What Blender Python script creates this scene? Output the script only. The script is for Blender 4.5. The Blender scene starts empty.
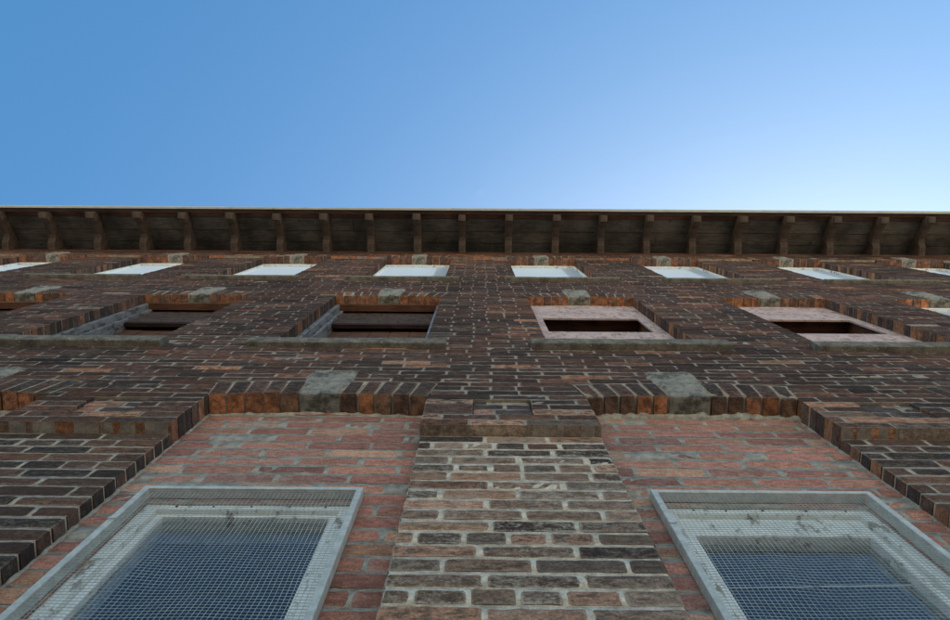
import bpy, math, random
from mathutils import Vector, Matrix, noise

random.seed(11)
R = math.radians
CZ = 1.3                      # eye height above the ground
scene = bpy.context.scene
COL = scene.collection

# ------------------------------------------------------------------ helpers
class MB:
    """collects faces of ONE mesh: verts, faces, material slot, smooth flag, tint and weathering"""
    def __init__(s):
        s.v = []; s.f = []; s.m = []; s.sm = []; s.c = []; s.a = []
    def face(s, idx, mat=0, smooth=False, col=(1, 1, 1), aux=(0, 0, 0)):
        s.f.append(tuple(idx)); s.m.append(mat); s.sm.append(smooth); s.c.append(col); s.a.append(aux)
    def vert(s, x, y, z):
        s.v.append((x, y, z + CZ)); return len(s.v) - 1
    def box(s, x0, x1, y0, y1, z0, z1, mat=0, col=(1, 1, 1), j=0.0):
        def q(): return random.uniform(-j, j)
        b = [s.vert(x + q(), y + q(), z + q()) for x in (x0, x1) for y in (y0, y1) for z in (z0, z1)]
        for idx in ((0, 1, 3, 2), (4, 6, 7, 5), (0, 4, 5, 1), (2, 3, 7, 6), (0, 2, 6, 4), (1, 5, 7, 3)):
            s.face([b[i] for i in idx], mat, False, col)
    def build(s, name, mats, parent=None, label=None):
        me = bpy.data.meshes.new(name)
        me.from_pydata(s.v, [], s.f)
        for m in mats: me.materials.append(m)
        me.polygons.foreach_set('material_index', s.m)
        me.polygons.foreach_set('use_smooth', s.sm)
        for an, src in (('tint', s.c), ('wear', s.a)):
            at = me.color_attributes.new(an, 'FLOAT_COLOR', 'CORNER')
            buf = []
            for f, c in zip(s.f, src):
                if isinstance(c, list):
                    for q in c: buf.extend((q[0], q[1], q[2], 1.0))
                else: buf.extend((c[0], c[1], c[2], 1.0) * len(f))
            at.data.foreach_set('color', buf)
        me.update()
        o = bpy.data.objects.new(name, me); COL.objects.link(o)
        if parent is not None: o.parent = parent
        if label: o['label'] = label
        return o

def bevel(o, w=0.003, seg=2):
    md = o.modifiers.new('soft_edges', 'BEVEL'); md.width = w; md.segments = seg; md.limit_method = 'ANGLE'

def dup(o, dx, dz, parent, label=None):
    """a copy of a part with copies of its sub-parts"""
    c = o.copy(); COL.objects.link(c); c.parent = parent
    c.location = (o.location.x + dx, o.location.y, o.location.z + dz)
    for ch in list(o.children):
        d = ch.copy(); COL.objects.link(d); d.parent = c
    if label: c['label'] = label
    return c

# ------------------------------------------------------------------ materials
class NT:
    def __init__(s, name):
        s.mat = bpy.data.materials.new(name); s.mat.use_nodes = True
        s.t = s.mat.node_tree; s.n = s.t.nodes; s.p = s.n['Principled BSDF']
        s.tc = s.n.new('ShaderNodeTexCoord')
    def link(s, a, b): s.t.links.new(a, b)
    def noise(s, scale, detail=5, rough=.6, stretch=None, dist=0.0, off=(0, 0, 0)):
        mp = s.n.new('ShaderNodeMapping'); s.link(s.tc.outputs['Object'], mp.inputs[0])
        if stretch: mp.inputs['Scale'].default_value = stretch
        mp.inputs['Location'].default_value = off
        nz = s.n.new('ShaderNodeTexNoise')
        nz.inputs['Scale'].default_value = scale; nz.inputs['Detail'].default_value = detail
        nz.inputs['Roughness'].default_value = rough; nz.inputs['Distortion'].default_value = dist
        s.link(mp.outputs[0], nz.inputs['Vector']); return nz.outputs['Fac']
    def ramp(s, src, a, b, va=0.0, vb=1.0):
        m = s.n.new('ShaderNodeMapRange'); m.interpolation_type = 'SMOOTHSTEP'
        s.link(src, m.inputs[0])
        for i, v in zip((1, 2, 3, 4), (a, b, va, vb)): m.inputs[i].default_value = v
        return m.outputs[0]
    def math(s, op, a, b):
        m = s.n.new('ShaderNodeMath'); m.operation = op
        for i, v in enumerate((a, b)):
            if isinstance(v, (int, float)): m.inputs[i].default_value = v
            else: s.link(v, m.inputs[i])
        return m.outputs[0]
    def mix(s, fac, a, b, mode='MIX'):
        m = s.n.new('ShaderNodeMix'); m.data_type = 'RGBA'; m.blend_type = mode
        for sock, v in ((m.inputs[0], fac), (m.inputs[6], a), (m.inputs[7], b)):
            if isinstance(v, (int, float)): sock.default_value = v
            elif isinstance(v, tuple): sock.default_value = (*v, 1)
            else: s.link(v, sock)
        return m.outputs[2]
    def scale(s, col, src):
        m = s.n.new('ShaderNodeVectorMath'); m.operation = 'SCALE'
        s.link(col, m.inputs[0]); s.link(src, m.inputs['Scale']); return m.outputs[0]
    def attr(s, name):
        a = s.n.new('ShaderNodeAttribute'); a.attribute_name = name; return a.outputs['Color']
    def sep(s, col):
        m = s.n.new('ShaderNodeSeparateColor'); s.link(col, m.inputs[0]); return m.outputs
    def bump(s, h, strength=.5, dist=.002):
        b = s.n.new('ShaderNodeBump'); b.inputs['Strength'].default_value = strength
        b.inputs['Distance'].default_value = dist
        s.link(h, b.inputs['Height']); s.link(b.outputs[0], s.p.inputs['Normal'])
    def out(s, col, rough=.85, spec=.3, metal=0.0):
        for k, v in (('Base Color', col), ('Roughness', rough), ('Specular IOR Level', spec), ('Metallic', metal)):
            if isinstance(v, (int, float)): s.p.inputs[k].default_value = v
            elif isinstance(v, tuple): s.p.inputs[k].default_value = (*v, 1)
            else: s.link(v, s.p.inputs[k])
        return s.mat

def mat_brick():
    t = NT('fired_brick')
    c = t.attr('tint'); w = t.sep(t.attr('wear'))          # wear: soot, mortar smear
    fine = t.noise(160, 4, .7); mid = t.noise(34, 6, .65, (1, 1, 2.2)); big = t.noise(7, 5, .6, off=(3, 1, 7))
    c = t.scale(c, t.ramp(fine, .25, .75, .62, 1.38))
    c = t.scale(c, t.ramp(mid, .3, .7, .72, 1.28))
    blot = t.noise(22, 7, .72, (1, 1, 2.0), off=(9, 2, 4))
    soot = t.math('MULTIPLY', t.ramp(t.math('SUBTRACT', blot, t.math('MULTIPLY', w[2], .12)), .44, .58), w[0])
    c = t.mix(soot, c, (.040, .029, .023))
    grit = t.noise(95, 7, .8, (1, 1, 1.4), off=(5, 5, 1)); cloud = t.noise(26, 5, .65, (1, 1, 1.8), off=(2, 7, 1))
    mask = t.math('ADD', t.math('ADD', t.math('MULTIPLY', grit, .5), t.math('MULTIPLY', cloud, .35)), t.math('ADD', t.math('MULTIPLY', big, .15), t.math('MULTIPLY', w[2], .085)))
    sm = t.math('MULTIPLY', t.ramp(mask, .48, .59), w[1])
    c = t.mix(sm, c, (.46, .375, .29))
    t.bump(t.math('ADD', t.math('MULTIPLY', fine, .35), mid), .75, .0035)
    return t.out(c, .92, .08)

def mat_mortar():
    t = NT('lime_mortar')
    c = t.attr('tint')
    fine = t.noise(260, 3, .7); mid = t.noise(28, 6, .7)
    c = t.scale(c, t.ramp(fine, .25, .75, .75, 1.22))
    c = t.scale(c, t.ramp(mid, .3, .7, .62, 1.22))
    t.bump(t.math('ADD', fine, mid), .7, .003)
    return t.out(c, .95, .1)

def mat_stone(name, a, b, mossy=True):
    t = NT(name)
    n = t.noise(14, 8, .7); f = t.noise(130, 4, .8); sp = t.noise(75, 2, .5, off=(4, 4, 4))
    c = t.mix(t.ramp(n, .35, .65), a, b)
    c = t.scale(c, t.ramp(f, .25, .75, .7, 1.3))
    c = t.mix(t.ramp(sp, .68, .74), c, (.55, .53, .48))
    if mossy: c = t.mix(t.ramp(t.noise(9, 6, .7, off=(2, 8, 1)), .50, .62, 0, .8), c, (.055, .055, .04))
    t.bump(t.math('ADD', f, t.math('MULTIPLY', n, 2)), .8, .006)
    return t.out(c, .92, .2)

def mat_wood(name, a, b, stretch=(.6, 14, 14), rough=.85):
    t = NT(name)
    g = t.noise(9, 7, .7, stretch, 1.2); s_ = t.noise(3, 5, .6); k = t.noise(12, 2, .5, off=(7, 7, 7))
    c = t.mix(t.ramp(g, .3, .7), a, b)
    c = t.scale(c, t.ramp(s_, .3, .7, .55, 1.45))
    c = t.mix(t.ramp(k, .7, .76, 0, .7), c, (.012, .01, .009))
    t.bump(g, .5, .004)
    return t.out(c, rough, .25)

def mat_paint(name, col, under, lo, hi, rough=.45, stretch=(1, 1, 1), spec=.5, dirt=.45):
    t = NT(name)
    n = t.noise(30, 8, .72, stretch); f = t.noise(150, 3, .6); g = t.noise(5, 4, .6, off=(1, 2, 3))
    p = t.ramp(t.math('ADD', t.math('MULTIPLY', n, .75), t.math('MULTIPLY', g, .25)), lo, hi)
    c = t.mix(t.ramp(t.noise(11, 6, .7, off=(6, 1, 2)), .35, .7, 0, dirt), col, tuple(x * .62 for x in col))
    c = t.mix(p, c, under)
    t.bump(t.math('SUBTRACT', t.math('MULTIPLY', f, .2), p), .6, .0015)
    return t.out(c, rough, spec)

M_BRICK = mat_brick()
M_MORTAR = mat_mortar()
M_KEY = mat_stone('rough_grey_keystone', (.20, .178, .142), (.34, .305, .245))
M_SILL = mat_stone('weathered_sill_stone', (.10, .088, .066), (.22, .19, .145), False)
M_SOFFIT = mat_wood('weathered_soffit_boards', (.042, .035, .027), (.15, .126, .098))
M_RAFTER = mat_wood('dark_rafter_timber', (.042, .029, .021), (.135, .092, .066), (14, .8, 3))
M_FRIEZE = mat_wood('reddish_eave_timber', (.07, .032, .024), (.16, .075, .05))
M_BROWN = mat_wood('brown_window_timber', (.055, .024, .014), (.155, .068, .035))
M_DARKWD = mat_wood('dark_board', (.012, .007, .005), (.05, .022, .012))
M_GREYBD = mat_paint('dusty_grey_board', (.085, .058, .045), (.04, .024, .017), .47, .60, .9, (1, 1, .5), .15)
M_OFFWH = mat_paint('flaking_cream_paint', (.88, .86, .79), (.27, .22, .15), .535, .61, .5, (1, 1, .5), .5, .3)
M_PINK = mat_paint('peeling_pinkish_paint', (.56, .40, .345), (.22, .12, .085), .515, .60, .75, (1, 1, .6), .3, .8)
M_BLUEGR = mat_paint('old_grey_blue_paint', (.23, .225, .22), (.07, .05, .04), .47, .58, .4, (1, 1, .4))
M_TRIM = mat_paint('pale_eave_trim', (.50, .49, .42), (.2, .19, .16), .55, .68, .5)
def mat_translucent():
    t = NT('whitened_translucent_sheet')
    c = t.mix(t.ramp(t.noise(34, 7, .75), .60, .66, 0, .7), (.74, .81, .87), (.48, .53, .58))
    m = t.out(c, .25, .5)
    tr = t.n.new('ShaderNodeBsdfTranslucent'); t.link(c, tr.inputs[0])
    mx = t.n.new('ShaderNodeMixShader'); mx.inputs[0].default_value = .45
    t.link(t.p.outputs[0], mx.inputs[1]); t.link(tr.outputs[0], mx.inputs[2])
    t.link(mx.outputs[0], t.n['Material Output'].inputs['Surface'])
    return m
M_PANEWH = mat_translucent()

def mat_metal(name, col, rough):
    t = NT(name)
    n = t.noise(40, 6, .7); r = t.noise(18, 7, .75, off=(3, 3, 3))
    c = t.mix(t.ramp(n, .35, .65), tuple(x * .72 for x in col), col)
    c = t.mix(t.ramp(r, .63, .70, 0, .8), c, (.12, .06, .03))
    t.bump(n, .25, .001)
    return t.out(c, rough, .4, .12)
M_GALV = mat_metal('galvanised_steel', (.56, .535, .475), .6)
M_WIRE = mat_metal('galvanised_wire', (.50, .49, .45), .4)

t = NT('window_glass'); t.p.inputs['Transmission Weight'].default_value = 1; t.p.inputs['IOR'].default_value = 1.42
n = t.noise(3, 2, .5); t.bump(n, .03, .01); M_GLASS = t.out((.82, .9, .95), .0, .5)
t = NT('dark_room'); M_ROOM = t.out((.03, .03, .035), .9, .1)
t = NT('crack_edge'); M_CRACK = t.out((.6, .6, .58), .4, .5)
t = NT('concrete_ground'); n = t.noise(2, 8, .7); f = t.noise(90, 4, .7)
cc = t.mix(t.ramp(n, .3, .7), (.42, .37, .30), (.54, .48, .39)); t.bump(f, .4, .004)
M_GROUND = t.out(t.scale(cc, t.ramp(f, .25, .75, .8, 1.2)), .95, .2)
t = NT('roof_felt'); f = t.noise(60, 5, .7); M_ROOF = t.out(t.mix(f, (.04, .04, .04), (.09, .085, .08)), .95, .2)

# ------------------------------------------------------------------ bricks
RAG = 1.0
def brick(mb, a0, a1, b0, b1, yf, yb, col, wear, near, fn=None, side=None, under=None):
    """one brick with worn, rounded arrises; (a,b) is its face, fn maps the face to the wall"""
    yf += random.gauss(0, .0011)
    L, H = a1 - a0, b1 - b0
    if L < .012 or H < .012: return
    r = min(.007 if near else .005, L * .3, H * .3)
    nx = max(2, int(L / .022)) if near else 1
    nz = 2 if near else 1
    us = [0, r] + [r + (L - 2 * r) * i / nx for i in range(1, nx)] + [L - r, L]
    vs = [0, r] + [r + (H - 2 * r) * i / nz for i in range(1, nz)] + [H - r, H]
    tx, tz = random.gauss(0, .004), random.gauss(0, .012)
    g = []
    nu, nv = len(us), len(vs)
    for j, v in enumerate(vs):
        row = []
        for i, u in enumerate(us):
            eb = (i in (0, nu - 1)) + (j in (0, nv - 1))
            a, b = a0 + u, b0 + v
            y = yf + (u - L / 2) * tx + (v - H / 2) * tz + (0, .0024, .0050)[eb]
            if near:
                p = Vector((a * 38 + yf * 50, b * 38, 3.1))
                y += noise.noise(p) * .0016 + noise.noise(p * 2.7) * .0008
                if eb:
                    q = Vector((a * 60, b * 60, 9.7 + yf * 50))
                    a += noise.noise(q) * .0030 * RAG; b += noise.noise(q + Vector((31, 7, 2))) * .0028 * RAG
            elif eb:
                a += random.uniform(-.002, .002); b += random.uniform(-.0018, .0018)
            if fn: a, b = fn(a, b)
            row.append(mb.vert(a, y, b))
        g.append(row)
    for j in range(nv - 1):
        for i in range(nu - 1):
            cs = ((j, i), (j, i + 1), (j + 1, i + 1), (j + 1, i))
            mb.face([g[q][p] for q, p in cs], 0, True, col,
                    [(wear[0], wear[1], 1.0 if (q in (0, nv - 1) or p in (0, nu - 1)) else 0.0) for q, p in cs])
    def wall(loop, c):
        bk = []
        for k in loop:
            x, y, z = mb.v[k]; mb.v.append((x, yb, z)); bk.append(len(mb.v) - 1)
        for i in range(len(loop) - 1):
            mb.face((loop[i], bk[i], bk[i + 1], loop[i + 1]), 0, False, c, (wear[0] * .6, wear[1] * .5, 0))
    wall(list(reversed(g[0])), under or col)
    wall(g[-1], col)
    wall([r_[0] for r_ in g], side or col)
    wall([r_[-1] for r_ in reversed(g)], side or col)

def mortar(mb, x0, x1, z0, z1, yf, yb, col, amp, near):
    st = .03 if near else .3
    xs = [x0] + [k * st for k in range(math.ceil((x0 + .004) / st), int(math.floor((x1 - .004) / st)) + 1)] + [x1]
    def Y(x, z): return yf + (noise.noise(Vector((x * 22, z * 22, 1.7))) * amp if amp else 0)
    zs = (z0, (z0 + z1) / 2, z1) if near else (z0, z1)
    rows = [[mb.vert(x, Y(x, z), z) for x in xs] for z in zs]
    for ra, rb in zip(rows, rows[1:]):
        for i in range(len(xs) - 1):
            mb.face((ra[i], ra[i + 1], rb[i + 1], rb[i]), 1, True, col)
    b = [mb.vert(x, yb, z) for x in (x0, x1) for z in (z0, z1)]
    lo, hi = rows[0], rows[-1]
    mb.face([b[0]] + [r_[0] for r_ in rows] + [b[1]], 1, False, col)
    mb.face([b[3]] + [r_[-1] for r_ in reversed(rows)] + [b[2]], 1, False, col)
    mb.face([b[2]] + list(reversed(lo)) + [b[0]], 1, False, col)
    mb.face([b[1]] + hi + [b[3]], 1, False, col)

def pick(pal):
    x = random.random() * sum(p[0] for p in pal)
    for w, c in pal:
        x -= w
        if x <= 0: break
    k = random.uniform(.78, 1.25)
    return tuple(v * k for v in c)

P_UP = [(5, (.090, .043, .029)), (4, (.060, .033, .024)), (3, (.115, .051, .031)), (1.6, (.043, .028, .021)), (.25, (.36, .16, .085)), (.8, (.20, .082, .048))]
P_SIDE = [(4, (.090, .047, .032)), (4, (.060, .036, .027)), (2, (.14, .066, .040)), (2.2, (.046, .031, .025))]
P_PIER = [(4, (.27, .162, .108)), (4, (.205, .127, .087)), (2.5, (.33, .172, .108)), (2, (.13, .087, .064))]
P_INF = [(5, (.33, .145, .10)), (4, (.30, .128, .095)), (2, (.37, .19, .12)), (1, (.25, .115, .088))]
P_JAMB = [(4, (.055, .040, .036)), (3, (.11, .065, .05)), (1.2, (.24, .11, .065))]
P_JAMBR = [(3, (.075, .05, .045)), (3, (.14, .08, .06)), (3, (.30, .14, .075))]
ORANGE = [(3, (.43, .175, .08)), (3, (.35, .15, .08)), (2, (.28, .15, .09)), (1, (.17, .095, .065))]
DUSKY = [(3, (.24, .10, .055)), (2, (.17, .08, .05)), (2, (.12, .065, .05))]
BELT = [(4, (.46, .20, .10)), (3, (.38, .27, .19)), (2, (.30, .18, .12))]
MC_UP = (.35, .285, .22); MC_PIER = (.66, .535, .405); MC_INF = (.38, .33, .265); MC_SIDE = (.42, .34, .26)

def drift(c, x, z):
    k = 1 + .55 * noise.noise(Vector((x * .9, z * .9, 4.4))) + .25 * noise.noise(Vector((x * 2.6, z * 3.5, 8.1)))
    r = 1 + .12 * noise.noise(Vector((x * 1.3, z * 1.3, 14.4)))
    return (c[0] * k * r, c[1] * k, c[2] * k / r)

SALMON = (.40, .20, .12)
SPOTS = [(-.42, 3.52), (.13, 3.50), (.27, 2.72), (1.47, 2.70), (-1.35, 2.70), (1.62, 2.66)]

class Hole:
    """an opening in a brick skin: half width by height, seen from the course at z"""
    def __init__(s, cx, w, z0, z1, rise=0.0, ring=0.0):
        s.cx, s.w, s.z0, s.z1, s.rise, s.ring = cx, w, z0, z1, rise, ring
        if rise:
            h = w / 2; s.R = (h * h + rise * rise) / (2 * rise); s.cz = z1 - s.R
    def span(s, z):
        if z < s.z0: return None
        if not s.rise: return (s.cx - s.w / 2, s.cx + s.w / 2) if z < s.z1 else None
        spring = s.z1 - s.rise
        if z < spring: hw = s.w / 2
        else:
            hw = s.w / 2 * (z - s.cz) / (spring - s.cz)
            e = (s.R + s.ring) ** 2 - (z - s.cz) ** 2
            if e <= 0: return None
            hw = min(hw, math.sqrt(e))
        return (s.cx - hw, s.cx + hw)

def lay(mb, x0, x1, z0, z1, yf, yb, ch, holes, pal, mcol, wear, rec, amp, nearf, L=.213, jt=.010, jambs=True, under0=None, hdr=.12):
    z = z0; k = 0
    while z < z1 - .02:
        h = min(ch, z1 - z)
        zc = z + h / 2
        sp = sorted(x for x in (hh.span(zc) for hh in holes) if x)
        segs = []; c = x0
        for a, b in sp:
            if a > c: segs.append((c, a))
            c = max(c, b)
        if c < x1: segs.append((c, x1))
        holed_below = z == z0 and under0
        header_course = random.random() < hdr
        for a, b in segs:
            near = nearf((a + b) / 2, zc) or nearf(a, zc) or nearf(b, zc)
            mortar(mb, a + .003, b - .003, z + (.0055 if holed_below else 0), z + h, yf + rec, yb, mcol((a + b) / 2) if callable(mcol) else mcol, amp, near)
            step = L * (.5 if header_course else 1)
            off = (0 if k % 2 else step / 2) + random.uniform(-.02, .02)
            x = x0 + off - step + math.floor((a - x0 - off) / step) * step
            cuts = []
            while x < b:
                if a + .045 < x < b - .045: cuts.append(x + random.uniform(-.010, .010))
                x += step
            cuts = [a] + cuts + [b]
            for i in range(len(cuts) - 1):
                p, q = cuts[i], cuts[i + 1]
                lj = p + (jt / 2 if i else 0); rj = q - (jt / 2 if i < len(cuts) - 2 else 0)
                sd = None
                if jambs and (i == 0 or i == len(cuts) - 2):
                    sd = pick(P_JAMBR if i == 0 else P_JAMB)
                wk = 1 if zc > Z_BELT or -.23 < lj < .45 or not callable(pal) else .35
                ew = (wear[0] * random.uniform(.4, 1.2), wear[1] * wk * random.uniform(.1, 1.35), 0)
                jb = jt / 2 + random.uniform(-.0012, .0016)
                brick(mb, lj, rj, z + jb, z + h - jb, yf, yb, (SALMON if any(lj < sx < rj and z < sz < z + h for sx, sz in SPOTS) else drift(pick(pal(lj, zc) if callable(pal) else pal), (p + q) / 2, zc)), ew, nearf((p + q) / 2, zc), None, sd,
                      pick(BELT) if holed_below else None)
        z += ch; k += 1

def arch(mb, H, yf, yb, near, keyw=.17, pal=P_UP):
    """a ring of bricks on end round a flat segmental head, gap left for the keystone"""
    ri = H.R; ro = H.R + H.ring
    half = math.asin(H.w / 2 / H.R)
    n = 2 * round((half * ri - keyw / 2) / .069)
    for sgn in (-1, 1):
        t0 = keyw / 2 / ri * .98; t1 = half
        m = n // 2
        for i in range(m):
            aa = t0 + (t1 - t0) * i / m; bb = t0 + (t1 - t0) * (i + 1) / m
            mid = sgn * (aa + bb) / 2; wid = (bb - aa) * ri - random.uniform(.005, .013)
            def fn(a, b, mid=mid, sc=1.0):
                x = a * (b / ri); return (H.cx + math.sin(mid) * b + math.cos(mid) * x, H.cz + math.cos(mid) * b - math.sin(mid) * x)
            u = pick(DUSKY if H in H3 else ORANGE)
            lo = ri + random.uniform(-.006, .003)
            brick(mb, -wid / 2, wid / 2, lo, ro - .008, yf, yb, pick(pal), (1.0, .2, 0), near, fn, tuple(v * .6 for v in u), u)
    # mortar bed of the ring
    seg = 24
    def P(th, r_): return (H.cx + math.sin(th) * r_, H.cz + math.cos(th) * r_)
    ths = [-half + 2 * half * i / seg for i in range(seg + 1)]
    fr = []
    for th in ths:
        (x, z), (X, Z) = P(th, ri + .007), P(th, ro)
        fr.append((mb.vert(x, yb, z), mb.vert(x, yf + .003, z), mb.vert(X, yf + .003, Z)))
    for p, q in zip(fr, fr[1:]):
        mb.face((p[0], p[1], q[1], q[0]), 1, True, MC_UP); mb.face((p[1], p[2], q[2], q[1]), 1, True, MC_UP)

# ------------------------------------------------------------------ layout (metres, heights from the eye)
Y_UP, Y_PIER, Y_INF = -.04, 0.0, .045
YB = .075
XL, XR = -7.6, 7.9
Z_BELT = 2.58
F1 = [(.84 + 1.49 * k) for k in range(-2, 2)]
F2 = [(.785 + 1.475 * k) for k in range(-4, 4)]
F2[6] = 3.57; F2[7] = 5.0; F2[1] = -3.52
F3 = [(.745 + 1.445 * k) for k in range(-5, 5)]
H1 = [Hole(x, w_, -.35, 2.99, .035, .20) for x, w_ in zip((-2.14, -.6375, .855, 2.33), (.87, .875, .84, .87))]
WX = {id(H1[0]): -2.14, id(H1[1]): -.652, id(H1[2]): .828, id(H1[3]): 2.31}   # window centres in the infill
H2 = [Hole(x, .82, 3.985, 5.87, .035, .20) for x in F2]
H3 = [Hole(x, .78, 6.905, 9.02, .03, .20) for x in F3]
KEYH = .39
def keyhole(H):
    f = .74 if H in H3 else 1
    return Hole(H.cx, .20 * (.8 if H in H3 else 1), H.z1 + .1, H.z1 + KEYH * f - .01)
NICHE = [Hole(x - .745, .222, 2.58 + .067 * 2.5, 2.58 + .067 * 5.5) for x in F1[1:]] + [Hole(F1[-1] + .745, .222, 2.58 + .067 * 2.5, 2.58 + .067 * 5.5)]

building = bpy.data.objects.new('brick_building', None); COL.objects.link(building)
building['label'] = 'old dark brick building with arched windows and overhanging timber eaves'
building['category'] = 'building'

def near_up(x, z): return z < 4.7 and abs(x) < 2.6
def near_pier(x, z): return z > 1.1 and abs(x) < 2.1

# --- the brick skin
def pal_up(x, z):
    return P_PIER if z < 3.0 and random.random() < (3.0 - z) * (1.3 if -.24 < x < .46 else .6) else P_UP
mb = MB()
lay(mb, XL, XR, Z_BELT, 9.02, Y_UP, YB, .067, H1 + H2 + H3 + [keyhole(h) for h in H1 + H2] + NICHE,
    pal_up, MC_UP, (.9, .16, 0), .0030, .0016, near_up, jt=.009, under0=True)
for h in NICHE:
    lay(mb, h.cx - .109, h.cx + .109, h.z0, h.z1, Y_UP + .013, YB - .004, .067, [], [(3, (.07, .05, .047)), (1, (.36, .17, .11))], MC_UP, (.8, .2, 0), .002, .001, near_up, L=.13)
lay(mb, XL, XR, 9.02, 9.70, Y_UP - .026, YB, .067, H3 + [keyhole(h) for h in H3], P_UP, MC_UP, (.8, .1, 0), .0030, 0, lambda x, z: False, under0=True)
lay(mb, XL, XR, -CZ, Z_BELT - .001, Y_PIER, YB - .002, .0693, H1, lambda x, z: P_PIER if -.23 < x < .45 and random.random() > .15 + max(0, z - 1.7) * .55 else P_SIDE, lambda x: MC_PIER if -.25 < x < .45 else MC_SIDE, (.72, .62, 0), .0030, .0014, near_pier, L=.218, jt=.0125, hdr=.15)
# the rest of the body: end walls, back wall, flank masonry behind the skin
wall = mb.build('wall', [M_BRICK, M_MORTAR], building)
mb = MB()
mb.box(XL + .01, XL + .3, YB + .002, 8.0, -CZ, 9.62); mb.box(XR - .3, XR - .01, YB + .002, 8.0, -CZ, 9.62); mb.box(XL + .3, XR - .3, 7.7, 8.0, -CZ, 9.62)
t = NT('plain_rear_brickwork'); bt = t.n.new('ShaderNodeTexBrick'); t.link(t.tc.outputs['Object'], bt.inputs[0])
bt.inputs['Color1'].default_value = (.12, .065, .05, 1); bt.inputs['Color2'].default_value = (.08, .05, .045, 1); bt.inputs['Mortar'].default_value = (.3, .27, .23, 1)
bt.inputs['Scale'].default_value = 4.6; M_REAR = t.out(bt.outputs[0], .9, .2)
rear = mb.build('rear_wall', [M_REAR], building)
mb = MB()
H3T = [Hole(h.cx, h.w, h.z0, 9.58) for h in H3]  # top-floor heads raised so sun from the added roof gap reaches the panes
def slab_with_holes(mb, holes, z0, z1, y0, y1):
    c = XL + .3
    for h in sorted(holes, key=lambda q: q.cx):
        mb.box(c, h.cx - h.w / 2 - .05, y0, y1, z0, z1); c = h.cx + h.w / 2 + .05
        mb.box(h.cx - h.w / 2 - .05, c, y0, y1, max(h.z1 + .03, z0), z1)
        if h.z0 - .02 > z0: mb.box(h.cx - h.w / 2 - .05, c, y0, y1, z0, h.z0 - .02)
    mb.box(c, XR - .3, y0, y1, z0, z1)
slab_with_holes(mb, H1, -CZ, 3.6, YB + .004, .32); slab_with_holes(mb, H2, 3.6, 6.4, YB + .004, .32); slab_with_holes(mb, H3T, 6.4, 9.6, YB + .004, .32)
for z in (3.3, 6.35): mb.box(XL + .3, XR - .3, .33, 7.7, z, z + .12)
mb.box(XL + .3, XR - .3, 2.5, 7.7, 9.58, 9.66)  # ceiling left out at the front, below the added roof gap
mb.box(XL + .3, XR - .3, 2.4, 2.5, -CZ, 9.57)
mb.build('inner_wall', [M_ROOM], building)

# --- arches with keystones
def keystone_mesh():
    mb = MB(); nx, nz = 9, 16; wb, wt, hh = .162, .225, KEYH
    g = []
    for j in range(nz + 1):
        row = []
        for i in range(nx + 1):
            v = j / nz; u = i / nx - .5
            w = wb + (wt - wb) * min(1, v * 1.25)
            x = u * w; z = v * hh
            if v > .86: x *= 1 - (v - .86) * .9
            e = (i in (0, nx)) or (j in (0, nz))
            p = Vector((x * 14, z * 14, 2.2))
            y = -.009 + noise.noise(p) * .007 + noise.noise(p * 3) * .005 + abs(noise.noise(p * 1.7 + Vector((3, 3, 3)))) * .012 + (.012 if e else 0)
            if e: x += noise.noise(p + Vector((5, 5, 5))) * .016; z += noise.noise(p + Vector((9, 2, 5))) * .008 * (j > 0)
            row.append(mb.vert(x, y, z))
        g.append(row)
    for j in range(nz):
        for i in range(nx): mb.face((g[j][i], g[j][i + 1], g[j + 1][i + 1], g[j + 1][i]), 0, True)
    def skirt(loop):
        bk = []
        for k in loop:
            x, y, z = mb.v[k]; mb.v.append((x, .112, z)); bk.append(len(mb.v) - 1)
        for i in range(len(loop) - 1): mb.face((loop[i], bk[i], bk[i + 1], loop[i + 1]), 0, False)
    skirt(list(reversed(g[0]))); skirt(g[-1]); skirt([r_[0] for r_ in g]); skirt([r_[-1] for r_ in reversed(g)])
    return mb
key0 = None
for holes, yf, nr in ((H1, Y_UP, True), (H2, Y_UP, True), (H3, Y_UP - .026, False)):
    for h in holes:
        mb = MB(); arch(mb, h, yf - .001, YB - .001, nr and abs(h.cx) < 3.2)
        a = mb.build('window_arch', [M_BRICK, M_MORTAR], building)
        if key0 is None:
            key0 = keystone_mesh().build('keystone', [M_KEY]); k_ = key0
        else:
            k_ = key0.copy(); COL.objects.link(k_)
        k_.parent = a; k_.location = (h.cx, yf, h.z1 - .004)
        sm_ = .74 if holes is H3 else 1
        k_.scale = (random.uniform(.94, 1.06) * (.8 if holes is H3 else 1), 1, random.uniform(.94, 1.04) * sm_)
        for q in range(1):
            k_.location.z += (1 - k_.scale.z) * CZ

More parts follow.
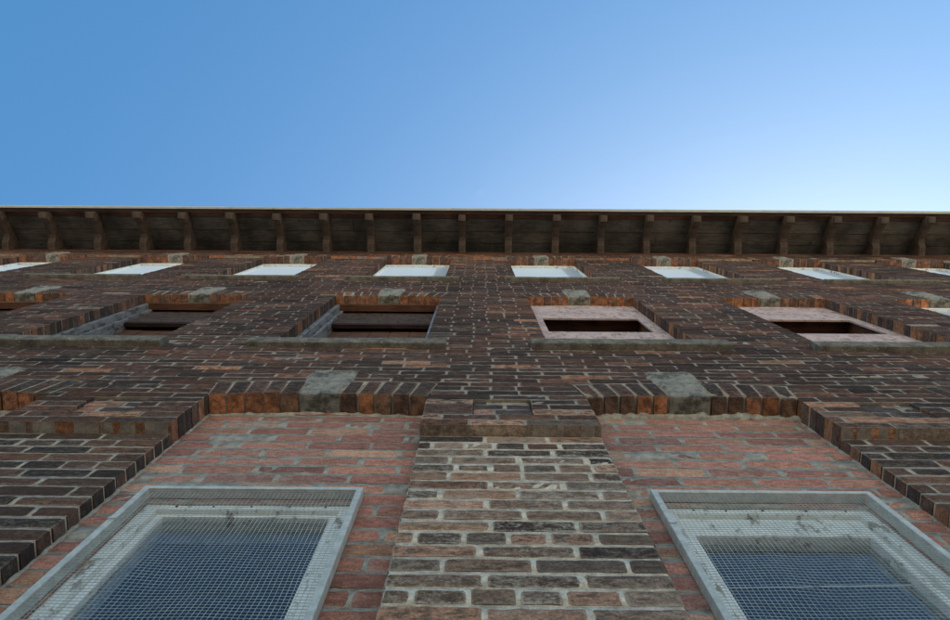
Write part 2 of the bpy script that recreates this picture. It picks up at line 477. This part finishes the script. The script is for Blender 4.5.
# --- ground-floor infill, window, guard
def infill(h):
    global RAG
    RAG = 1.6; mb = MB()
    win = Hole(WX[id(h)], .60, .40, 2.108)
    lay(mb, h.cx - .445, h.cx + .445, -.35, 3.0, Y_INF, .16, .0785, [win], P_INF, MC_INF, (.15, .32, 0), .0016, .0016, near_pier, L=.232, jt=.0125, jambs=False, hdr=.0)
    RAG = 1.0
    # rough bed of mortar squeezed out under the arch and along the jambs
    def bead(p0, p1, r0, n, sag=0.0):
        prev = None
        for i in range(n + 1):
            f = i / n; x = p0[0] + (p1[0] - p0[0]) * f; z = p0[1] + (p1[1] - p0[1]) * f + sag * (1 - (2 * f - 1) ** 2)
            rr = r0 * (1 + .7 * noise.noise(Vector((x * 30, z * 30, .3)))); ring = []
            for k in range(7):
                an = math.pi * (k / 6) + math.pi / 2 - math.pi / 2
                q = rr * (1 + .35 * noise.noise(Vector((x * 70 + k, z * 70, k * 1.3))))
                if abs(p1[0] - p0[0]) > abs(p1[1] - p0[1]): ring.append(mb.vert(x, Y_INF + .004 - math.sin(an) * q, z - math.cos(an) * q * 1.6))
                else: ring.append(mb.vert(x - math.cos(an) * q * 1.2, Y_INF + .004 - math.sin(an) * q, z))
            if prev:
                for k in range(6): mb.face((prev[k], ring[k], ring[k + 1], prev[k + 1]), 1, True, MC_INF)
            prev = ring
    zs = h.z1 - h.rise
    bead((h.cx - .43, zs - .01), (h.cx + .43, zs - .012), .017 if h.cx > 0 else .008, 90, .034)
    for s_ in (-1, 1): bead((h.cx + s_ * (h.w / 2 - .002), .9), (h.cx + s_ * (h.w / 2 - .002), zs), .007, 130)
    return mb.build('brick_infill', [M_BRICK, M_MORTAR], building)
for h in H1: infill(h)

def rect_frame(mb, w, z0, z1, t_, y0, y1, tt=None, tb=None, mat=0):
    """mitred rectangular frame centred on x = 0"""
    tt = tt or t_; tb = tb or t_
    o = [(-w / 2, z0), (w / 2, z0), (w / 2, z1), (-w / 2, z1)]
    i_ = [(-w / 2 + t_, z0 + tb), (w / 2 - t_, z0 + tb), (w / 2 - t_, z1 - tt), (-w / 2 + t_, z1 - tt)]
    V = [[mb.vert(x, y, z) for x, z in ring] for ring, y in ((o, y0), (i_, y0), (i_, y1), (o, y1))]
    for k in range(4):
        n_ = (k + 1) % 4
        for a in range(4):
            b = (a + 1) % 4
            mb.face((V[a][k], V[a][n_], V[b][n_], V[b][k]), mat)

def wire_mesh(w, z0, z1, y):
    mb = MB(); pitch = .0125; r_ = .00078
    def wire(pts, ax):
        prev = None
        for p in pts:
            ring = []
            for k in range(4):
                c_, s_ = math.cos(k * math.pi / 2) * r_, math.sin(k * math.pi / 2) * r_
                ring.append(mb.vert(p[0] + (c_ if ax else 0), p[1] + s_, p[2] + (0 if ax else c_)))
            if prev:
                for k in range(4): mb.face((prev[k], prev[(k + 1) % 4], ring[(k + 1) % 4], ring[k]), 0, True)
            prev = ring
    def off(x, z):
        q = Vector((x * 6.5, z * 6.5, .5)); d = min(x + w / 2, w / 2 - x, z1 - z) * 6; d = max(0, min(1, d))
        return (noise.noise(q) * .006 * d, noise.noise(q + Vector((3, 9, 1))) * .0034, noise.noise(q + Vector((8, 1, 4))) * .0034)
    n = int(w / pitch); m = int((z1 - z0) / pitch)
    for i in range(1, n):
        x = -w / 2 + i * pitch
        pts = []
        for j in range(0, m + 1, 3):
            z = z0 + (z1 - z0) * j / m; o = off(x, z); pts.append((x + o[1], y + o[0] - .0007, z))
        wire(pts, True)
    for j in range(1, m):
        z = z1 - j * pitch
        pts = []
        for i in range(0, 25):
            x = -w / 2 + w * i / 24; o = off(x, z); pts.append((x, y + o[0] + .0007, z + o[2]))
        wire(pts, False)
    return mb

def window_low(h, rail, crack):
    mb = MB(); cx = WX[id(h)]
    rect_frame(mb, .62, .41, 2.105, .040, .052, .16, .046, .05)
    fr = mb.build('window', [M_OFFWH], building); fr.location.x = cx; fr.scale.x = .967
    mb = MB(); rect_frame(mb, .538, .461, 2.058, .024, .067, .115, rail, .06)
    if crack: mb.box(-.243, .243, .079, .112, 1.05, 1.085)
    else: mb.box(-.243, .243, .079, .112, 1.12, 1.155)
    sash = mb.build('sash', [M_OFFWH], fr)
    for o in (fr, sash): bevel(o, .004)
    for i in range(5):
        nl = MB(); x = -.22 + .11 * i + random.uniform(-.02, .02); nl.box(x - .003, x + .003, .0495, .056, 2.072, 2.078, j=.0006)
        nl.build('nail', [M_DARKWD], fr)
    mb = MB(); py = .094 if crack else .082
    mb.box(-.244, .244, py, py + .004, .52, 2.057 - rail + .002)
    mb.build('pane', [M_GLASS], fr)
    if crack:
        mb = MB(); n = 26; prev = None
        for i in range(n + 1):
            f = i / n; x = -.243 + .484 * f; z = 1.720 + .02 * f + .0025 * noise.noise(Vector((f * 6, 1, 1))); hw = .0008 + .0012 * f * (1 + .6 * noise.noise(Vector((f * 14, 4, 4))))
            ring = [mb.vert(x, .0925, z - hw), mb.vert(x, .0925, z + hw), mb.vert(x, .0936, z + hw), mb.vert(x, .0936, z - hw)]
            if prev:
                for k in range(4): mb.face((prev[k], ring[k], ring[(k + 1) % 4], prev[(k + 1) % 4]))
            prev = ring
        mb.build('crack', [M_CRACK], fr)
    return fr
for h in H1:
    right = h.cx > 0
    window_low(h, .108 if right else .018, right)
g0 = None
for h in H1:
    if g0 is None:
        mb = MB(); rect_frame(mb, .662, .385, 2.133, .019, .012, .0435)
        mb.box(-.331, -.309, .0085, .0118, 1.9, 1.91)
        g0 = mb.build('window_guard', [M_GALV], building); bevel(g0, .002)
        wire_mesh(.626, .402, 2.116, .0155).build('wire_mesh', [M_WIRE], g0)
        g0.location.x = WX[id(h)]; g0.scale.x = .967
    else: dup(g0, WX[id(h)] - WX[id(H1[0])], 0, building)

# --- sills of the upper floors
def sill(w):
    mb = MB(); n = 24; g = []
    prof = [(Y_UP + .06, -.118), (Y_UP - .028, -.118), (Y_UP - .034, -.112), (Y_UP - .034, -.012), (Y_UP - .028, -.004), (Y_UP + .145, .012)]
    for i in range(n + 1):
        x = -w / 2 + w * i / n; row = []
        for k, (y, z) in enumerate(prof):
            q = noise.noise(Vector((x * 9, k * 3.1, 2)))
            row.append(mb.vert(x, y + q * .003, z + q * .003))
        g.append(row)
    for a, b in zip(g, g[1:]):
        for k in range(len(prof) - 1): mb.face((a[k], b[k], b[k + 1], a[k + 1]), 0, False)
    mb.face(g[0]); mb.face(list(reversed(g[-1])))
    return mb
s0 = None
for holes, dx in ((H2, .01), (H3, .01)):
    for h in holes:
        if s0 is None: s0 = sill(1.03).build('window_sill', [M_SILL], building); s_ = s0
        else: s_ = s0.copy(); COL.objects.link(s_); s_.parent = building
        zs_ = .62 if holes is H3 else 1
        s_.scale.z = zs_; s_.location = (h.cx + dx, random.uniform(-.004, .002), h.z0 + (1 - zs_) * CZ)

# --- first-floor windows above the street
def win_board(h):
    """pinkish painted board with a rectangular gap, bare timber inside"""
    mb = MB(); w = h.w - .004; a, b = -.335, .33; c, d = 4.755, 5.27; z0, z1 = h.z0, h.z1 - .004
    y0, y1 = .030, .043
    for X0, X1, Z0, Z1 in ((-w / 2, w / 2, d, z1), (-w / 2, w / 2, z0, c), (-w / 2, a, c + .0005, d - .0005), (b, w / 2, c + .0005, d - .0005)):
        mb.box(X0, X1, y0 + random.uniform(0, .0015), y1, Z0, Z1)
    o = mb.build('window', [M_PINK], building, 'boarded window with peeling pinkish paint and a dark gap'); o.location.x = h.cx
    mb = MB(); rect_frame(mb, w, z0, z1, .05, .058, .20, .5, .5)
    mb.build('lining', [M_BROWN], o)
    mb = MB(); mb.box(-w / 2 + .05, w / 2 - .05, .15, .17, z0 + .05, 5.12); mb.box(-w / 2 + .05, w / 2 - .05, .175, .19, 5.0, z1 - .05); mb.build('backing_board', [M_BROWN], o)
def win_timber(h, blue):
    mb = MB(); w = h.w - .004; z0, z1 = h.z0, h.z1 - .006
    mb.box(-w / 2, -w / 2 + .035, .030, .17, z0, z1); mb.box(w / 2 - .035, w / 2, .030, .17, z0, z1)
    mb.box(-w / 2 + .036, -w / 2 + .06, .075, .17, z0, z1)
    o = mb.build('window', [M_BLUEGR], building, 'unglazed timber window with grey board over brown planks'); o.location.x = h.cx; bevel(o, .004)
    mb = MB(); mb.box(-w / 2 + .036, w / 2 - .036, .028, .078, z1 - .05, z1 - .001); mb.box(-w / 2 + .062, w / 2 - .036, .093, .17, z1 - .03, z1 - .001)
    mb.build('head', [M_BROWN], o)
    mb = MB(); mb.box(-w / 2 + .062, w / 2 - .037, .095, .115, 5.37, z1 - .05)
    mb.build('upper_board', [M_GREYBD], o)
    mb = MB(); mb.box(-w / 2 + .062, w / 2 - .037, .098, .125, 5.335, 5.366); 
    mb.build('rail', [M_DARKWD], o)
    mb = MB()
    x = -w / 2 + .062
    while x < w / 2 - .05:
        x1 = min(x + .14, w / 2 - .037); mb.box(x, x1 - .004, .150 + random.uniform(0, .004), .168, z0, 5.345); x = x1
    mb.build('lower_board', [M_BROWN], o)
def win_pale(h, z0, z1, lab=None):
    mb = MB(); w = h.w - .004
    rect_frame(mb, w, z0, z1, .018, .030, .10, .045, .03)
    o = mb.build('window', [M_OFFWH], building, lab); o.location.x = h.cx
    mb = MB(); mb.box(-w / 2 + .017, w / 2 - .017, .052, .060, z0 + .02, z1 - .04, j=.0015)
    mb.build('pane', [M_PANEWH], o)
for i, h in enumerate(H2):
    if i in (4, 5): win_board(h)
    elif i < 4: win_timber(h, i)
    else: win_pale(h, h.z0, h.z1 - .004)
for h in H3: win_pale(h, h.z0, h.z1 - .004)

# --- eaves
SL = math.tan(R(28)); YO = Y_UP - .515; ZI = 9.64
def zr(y): return ZI + (y - Y_UP) * SL                      # underside of the rafters at y
def rafter():
    prof = [(YO, zr(YO)), (YO + .075, zr(YO)), (YO + .085, zr(YO + .075) + .012), (YO + .16, zr(YO + .16) + .034), (YO + .28, zr(YO + .28) + .036), (Y_UP - .19, zr(Y_UP - .19) + .015), (Y_UP - .145, zr(Y_UP) - .115), (Y_UP - .135, zr(Y_UP) - .125), (Y_UP - .02, zr(Y_UP) - .12),
            (Y_UP + .5, zr(Y_UP + .5)), (Y_UP + .5, zr(Y_UP + .5) + .15), (YO, zr(YO) + .15)]
    mb = MB(); w = .043
    A = [mb.vert(-w, y, z) for y, z in prof]; B = [mb.vert(w, y, z) for y, z in prof]
    n = len(prof)
    for k in range(n): mb.face((A[k], B[k], B[(k + 1) % n], A[(k + 1) % n]))
    mb.face(A); mb.face(list(reversed(B)))
    return mb
r0 = None
k = 0
for i in range(-14, 14):
    x = .378 + .571 * i
    if r0 is None: r0 = rafter().build('rafter', [M_RAFTER], building); bevel(r0, .004); o = r0
    else: o = r0.copy(); COL.objects.link(o); o.parent = building
    o.location = (x + random.uniform(-.012, .012), random.uniform(-.008, .008), random.uniform(-.006, .004)); o.scale.x = random.uniform(.9, 1.08)
mb = MB()
u = -.56
bd = [.105, .165, .15, .16, .15, .16, .15]
for q in bd:                                             # boards nailed across the rafters
    y0 = Y_UP + u; y1 = y0 + q - .006; u += q
    x = XL - .3 - random.uniform(0, 2)
    while x < XR + .3:
        x1 = x + random.uniform(2.2, 4.2); dz = random.uniform(-.003, .003)
        A = [mb.vert(X, y, zr(y) + .154 + th + dz) for X in (x, x1 - .004) for y in (y0, y1) for th in (0, .022)]
        for idx in ((0, 1, 3, 2), (4, 6, 7, 5), (0, 4, 5, 1), (2, 3, 7, 6), (0, 2, 6, 4), (1, 5, 7, 3)): mb.face([A[i] for i in idx], 1 if q == .105 else 0)
        x = x1
mb.build('soffit', [M_SOFFIT, M_FRIEZE], building)
mb = MB()
yo = Y_UP - .557
for a, b in ((XL - .3, -2.9), (-2.897, 1.6), (1.603, XR + .3)):
    mb.box(a, b, yo - .030, yo - .002 + random.uniform(-.002, .002), zr(yo) + .105, zr(yo) + .215)
o = mb.build('fascia', [M_TRIM], building); bevel(o, .004)
mb = MB()
mb.box(XL - .3, XR + .3, yo - .002, yo + .045, zr(yo) + .118, zr(yo) + .150)
mb.build('fascia_backing', [M_DARKWD], building)
mb = MB(); mb.box(XL, XR, Y_UP - .036, Y_UP - .027, 9.50, 9.66); mb.build('frieze_board', [M_FRIEZE], building)
mb = MB()
yb_ = 4.0
for ya, yb_ in ((yo - .02, .5), (2.3, 4.0)):               # unseen gap between the two, added so sun backlights the top-floor panes
    A = [mb.vert(X, y, zr(y) + .19 + th) for X in (XL - .3, XR + .3) for y in (ya, yb_) for th in (0, .03)]
    for idx in ((0, 1, 3, 2), (4, 6, 7, 5), (0, 4, 5, 1), (2, 3, 7, 6), (0, 2, 6, 4), (1, 5, 7, 3)): mb.face([A[i] for i in idx])
B = [mb.vert(X, y, zr(4.0) - (y - 4.0) * SL + .19 + th) for X in (XL - .3, XR + .3) for y in (4.0, 8.5) for th in (0, .03)]
for idx in ((0, 1, 3, 2), (4, 6, 7, 5), (0, 4, 5, 1), (2, 3, 7, 6), (0, 2, 6, 4), (1, 5, 7, 3)): mb.face([B[i] for i in idx])
for X in (XL + .1, XR - .1):
    mb.face([mb.vert(X, y, z) for y, z in ((.1, 9.6), (8, 9.6), (8, zr(0) + .19), (4, zr(4) + .19), (.1, zr(.1) + .19))])
mb.build('roof', [M_ROOF], building)

# --- ground
mb = MB(); S = 1500
mb.face([mb.vert(-S, -S, -CZ), mb.vert(S, -S, -CZ), mb.vert(S, S, -CZ), mb.vert(-S, S, -CZ)])
g = mb.build('ground', [M_GROUND]); g['kind'] = 'structure'
g['label'] = 'pale concrete ground in front of the brick building'; 

# ------------------------------------------------------------------ light
SUN_EL, SUN_AZ = R(53), R(50)           # azimuth from +x (along the wall) towards +y (behind it)
sd = Vector((math.cos(SUN_EL) * math.cos(SUN_AZ), math.cos(SUN_EL) * math.sin(SUN_AZ), math.sin(SUN_EL)))
w = bpy.data.worlds.new('World'); scene.world = w; w.use_nodes = True
nt = w.node_tree; bg = nt.nodes['Background']
sk = nt.nodes.new('ShaderNodeTexSky'); sk.sky_type = 'NISHITA'; sk.sun_disc = False
sk.sun_elevation = SUN_EL; sk.sun_rotation = math.pi / 2 - SUN_AZ
sk.air_density = 1.0; sk.dust_density = 1.5; sk.ozone_density = 3.0
hs = nt.nodes.new('ShaderNodeHueSaturation'); hs.inputs['Saturation'].default_value = 1.29
nt.links.new(sk.outputs[0], hs.inputs['Color']); wb = nt.nodes.new('ShaderNodeMix'); wb.data_type = 'RGBA'; wb.blend_type = 'MULTIPLY'; wb.inputs[0].default_value = 1
wb.inputs[7].default_value = (1.0, 1.07, .895, 1)
nt.links.new(hs.outputs[0], wb.inputs[6]); nt.links.new(wb.outputs[2], bg.inputs[0]); bg.inputs[1].default_value = .14
sl = bpy.data.lights.new('sun', 'SUN'); sl.energy = 5.0; sl.angle = R(.53); sl.color = (1, .95, .87)
so = bpy.data.objects.new('sun', sl); COL.objects.link(so)
so.rotation_euler = (-sd).to_track_quat('-Z', 'Y').to_euler()

# ------------------------------------------------------------------ camera
cd = bpy.data.cameras.new('camera'); co = bpy.data.objects.new('camera', cd); COL.objects.link(co)
cd.sensor_width = 36; cd.lens = 765 / 950 * 36; cd.clip_start = .02; cd.clip_end = 5000
ze = math.atan(120 / 765); s_, c_ = math.sin(ze), math.cos(ze)
fw = Vector((0, s_, c_)); up = Vector((0, -c_, s_)); rt = Vector((1, 0, 0))
yaw = R(.22); fw, rt = fw * math.cos(yaw) - rt * math.sin(yaw), rt * math.cos(yaw) + fw * math.sin(yaw)
ro = R(.4); rt, up = rt * math.cos(ro) + up * math.sin(ro), up * math.cos(ro) - rt * math.sin(ro)
m = Matrix((rt, up, -fw)).transposed().to_4x4(); m.translation = Vector((0, -.85, CZ)); co.matrix_world = m
scene.camera = co
scene.view_settings.view_transform = 'Standard'; scene.view_settings.look = 'None'
scene.view_settings.gamma = 1; scene.view_settings.use_curve_mapping = False
scene.view_settings.exposure = 1.0
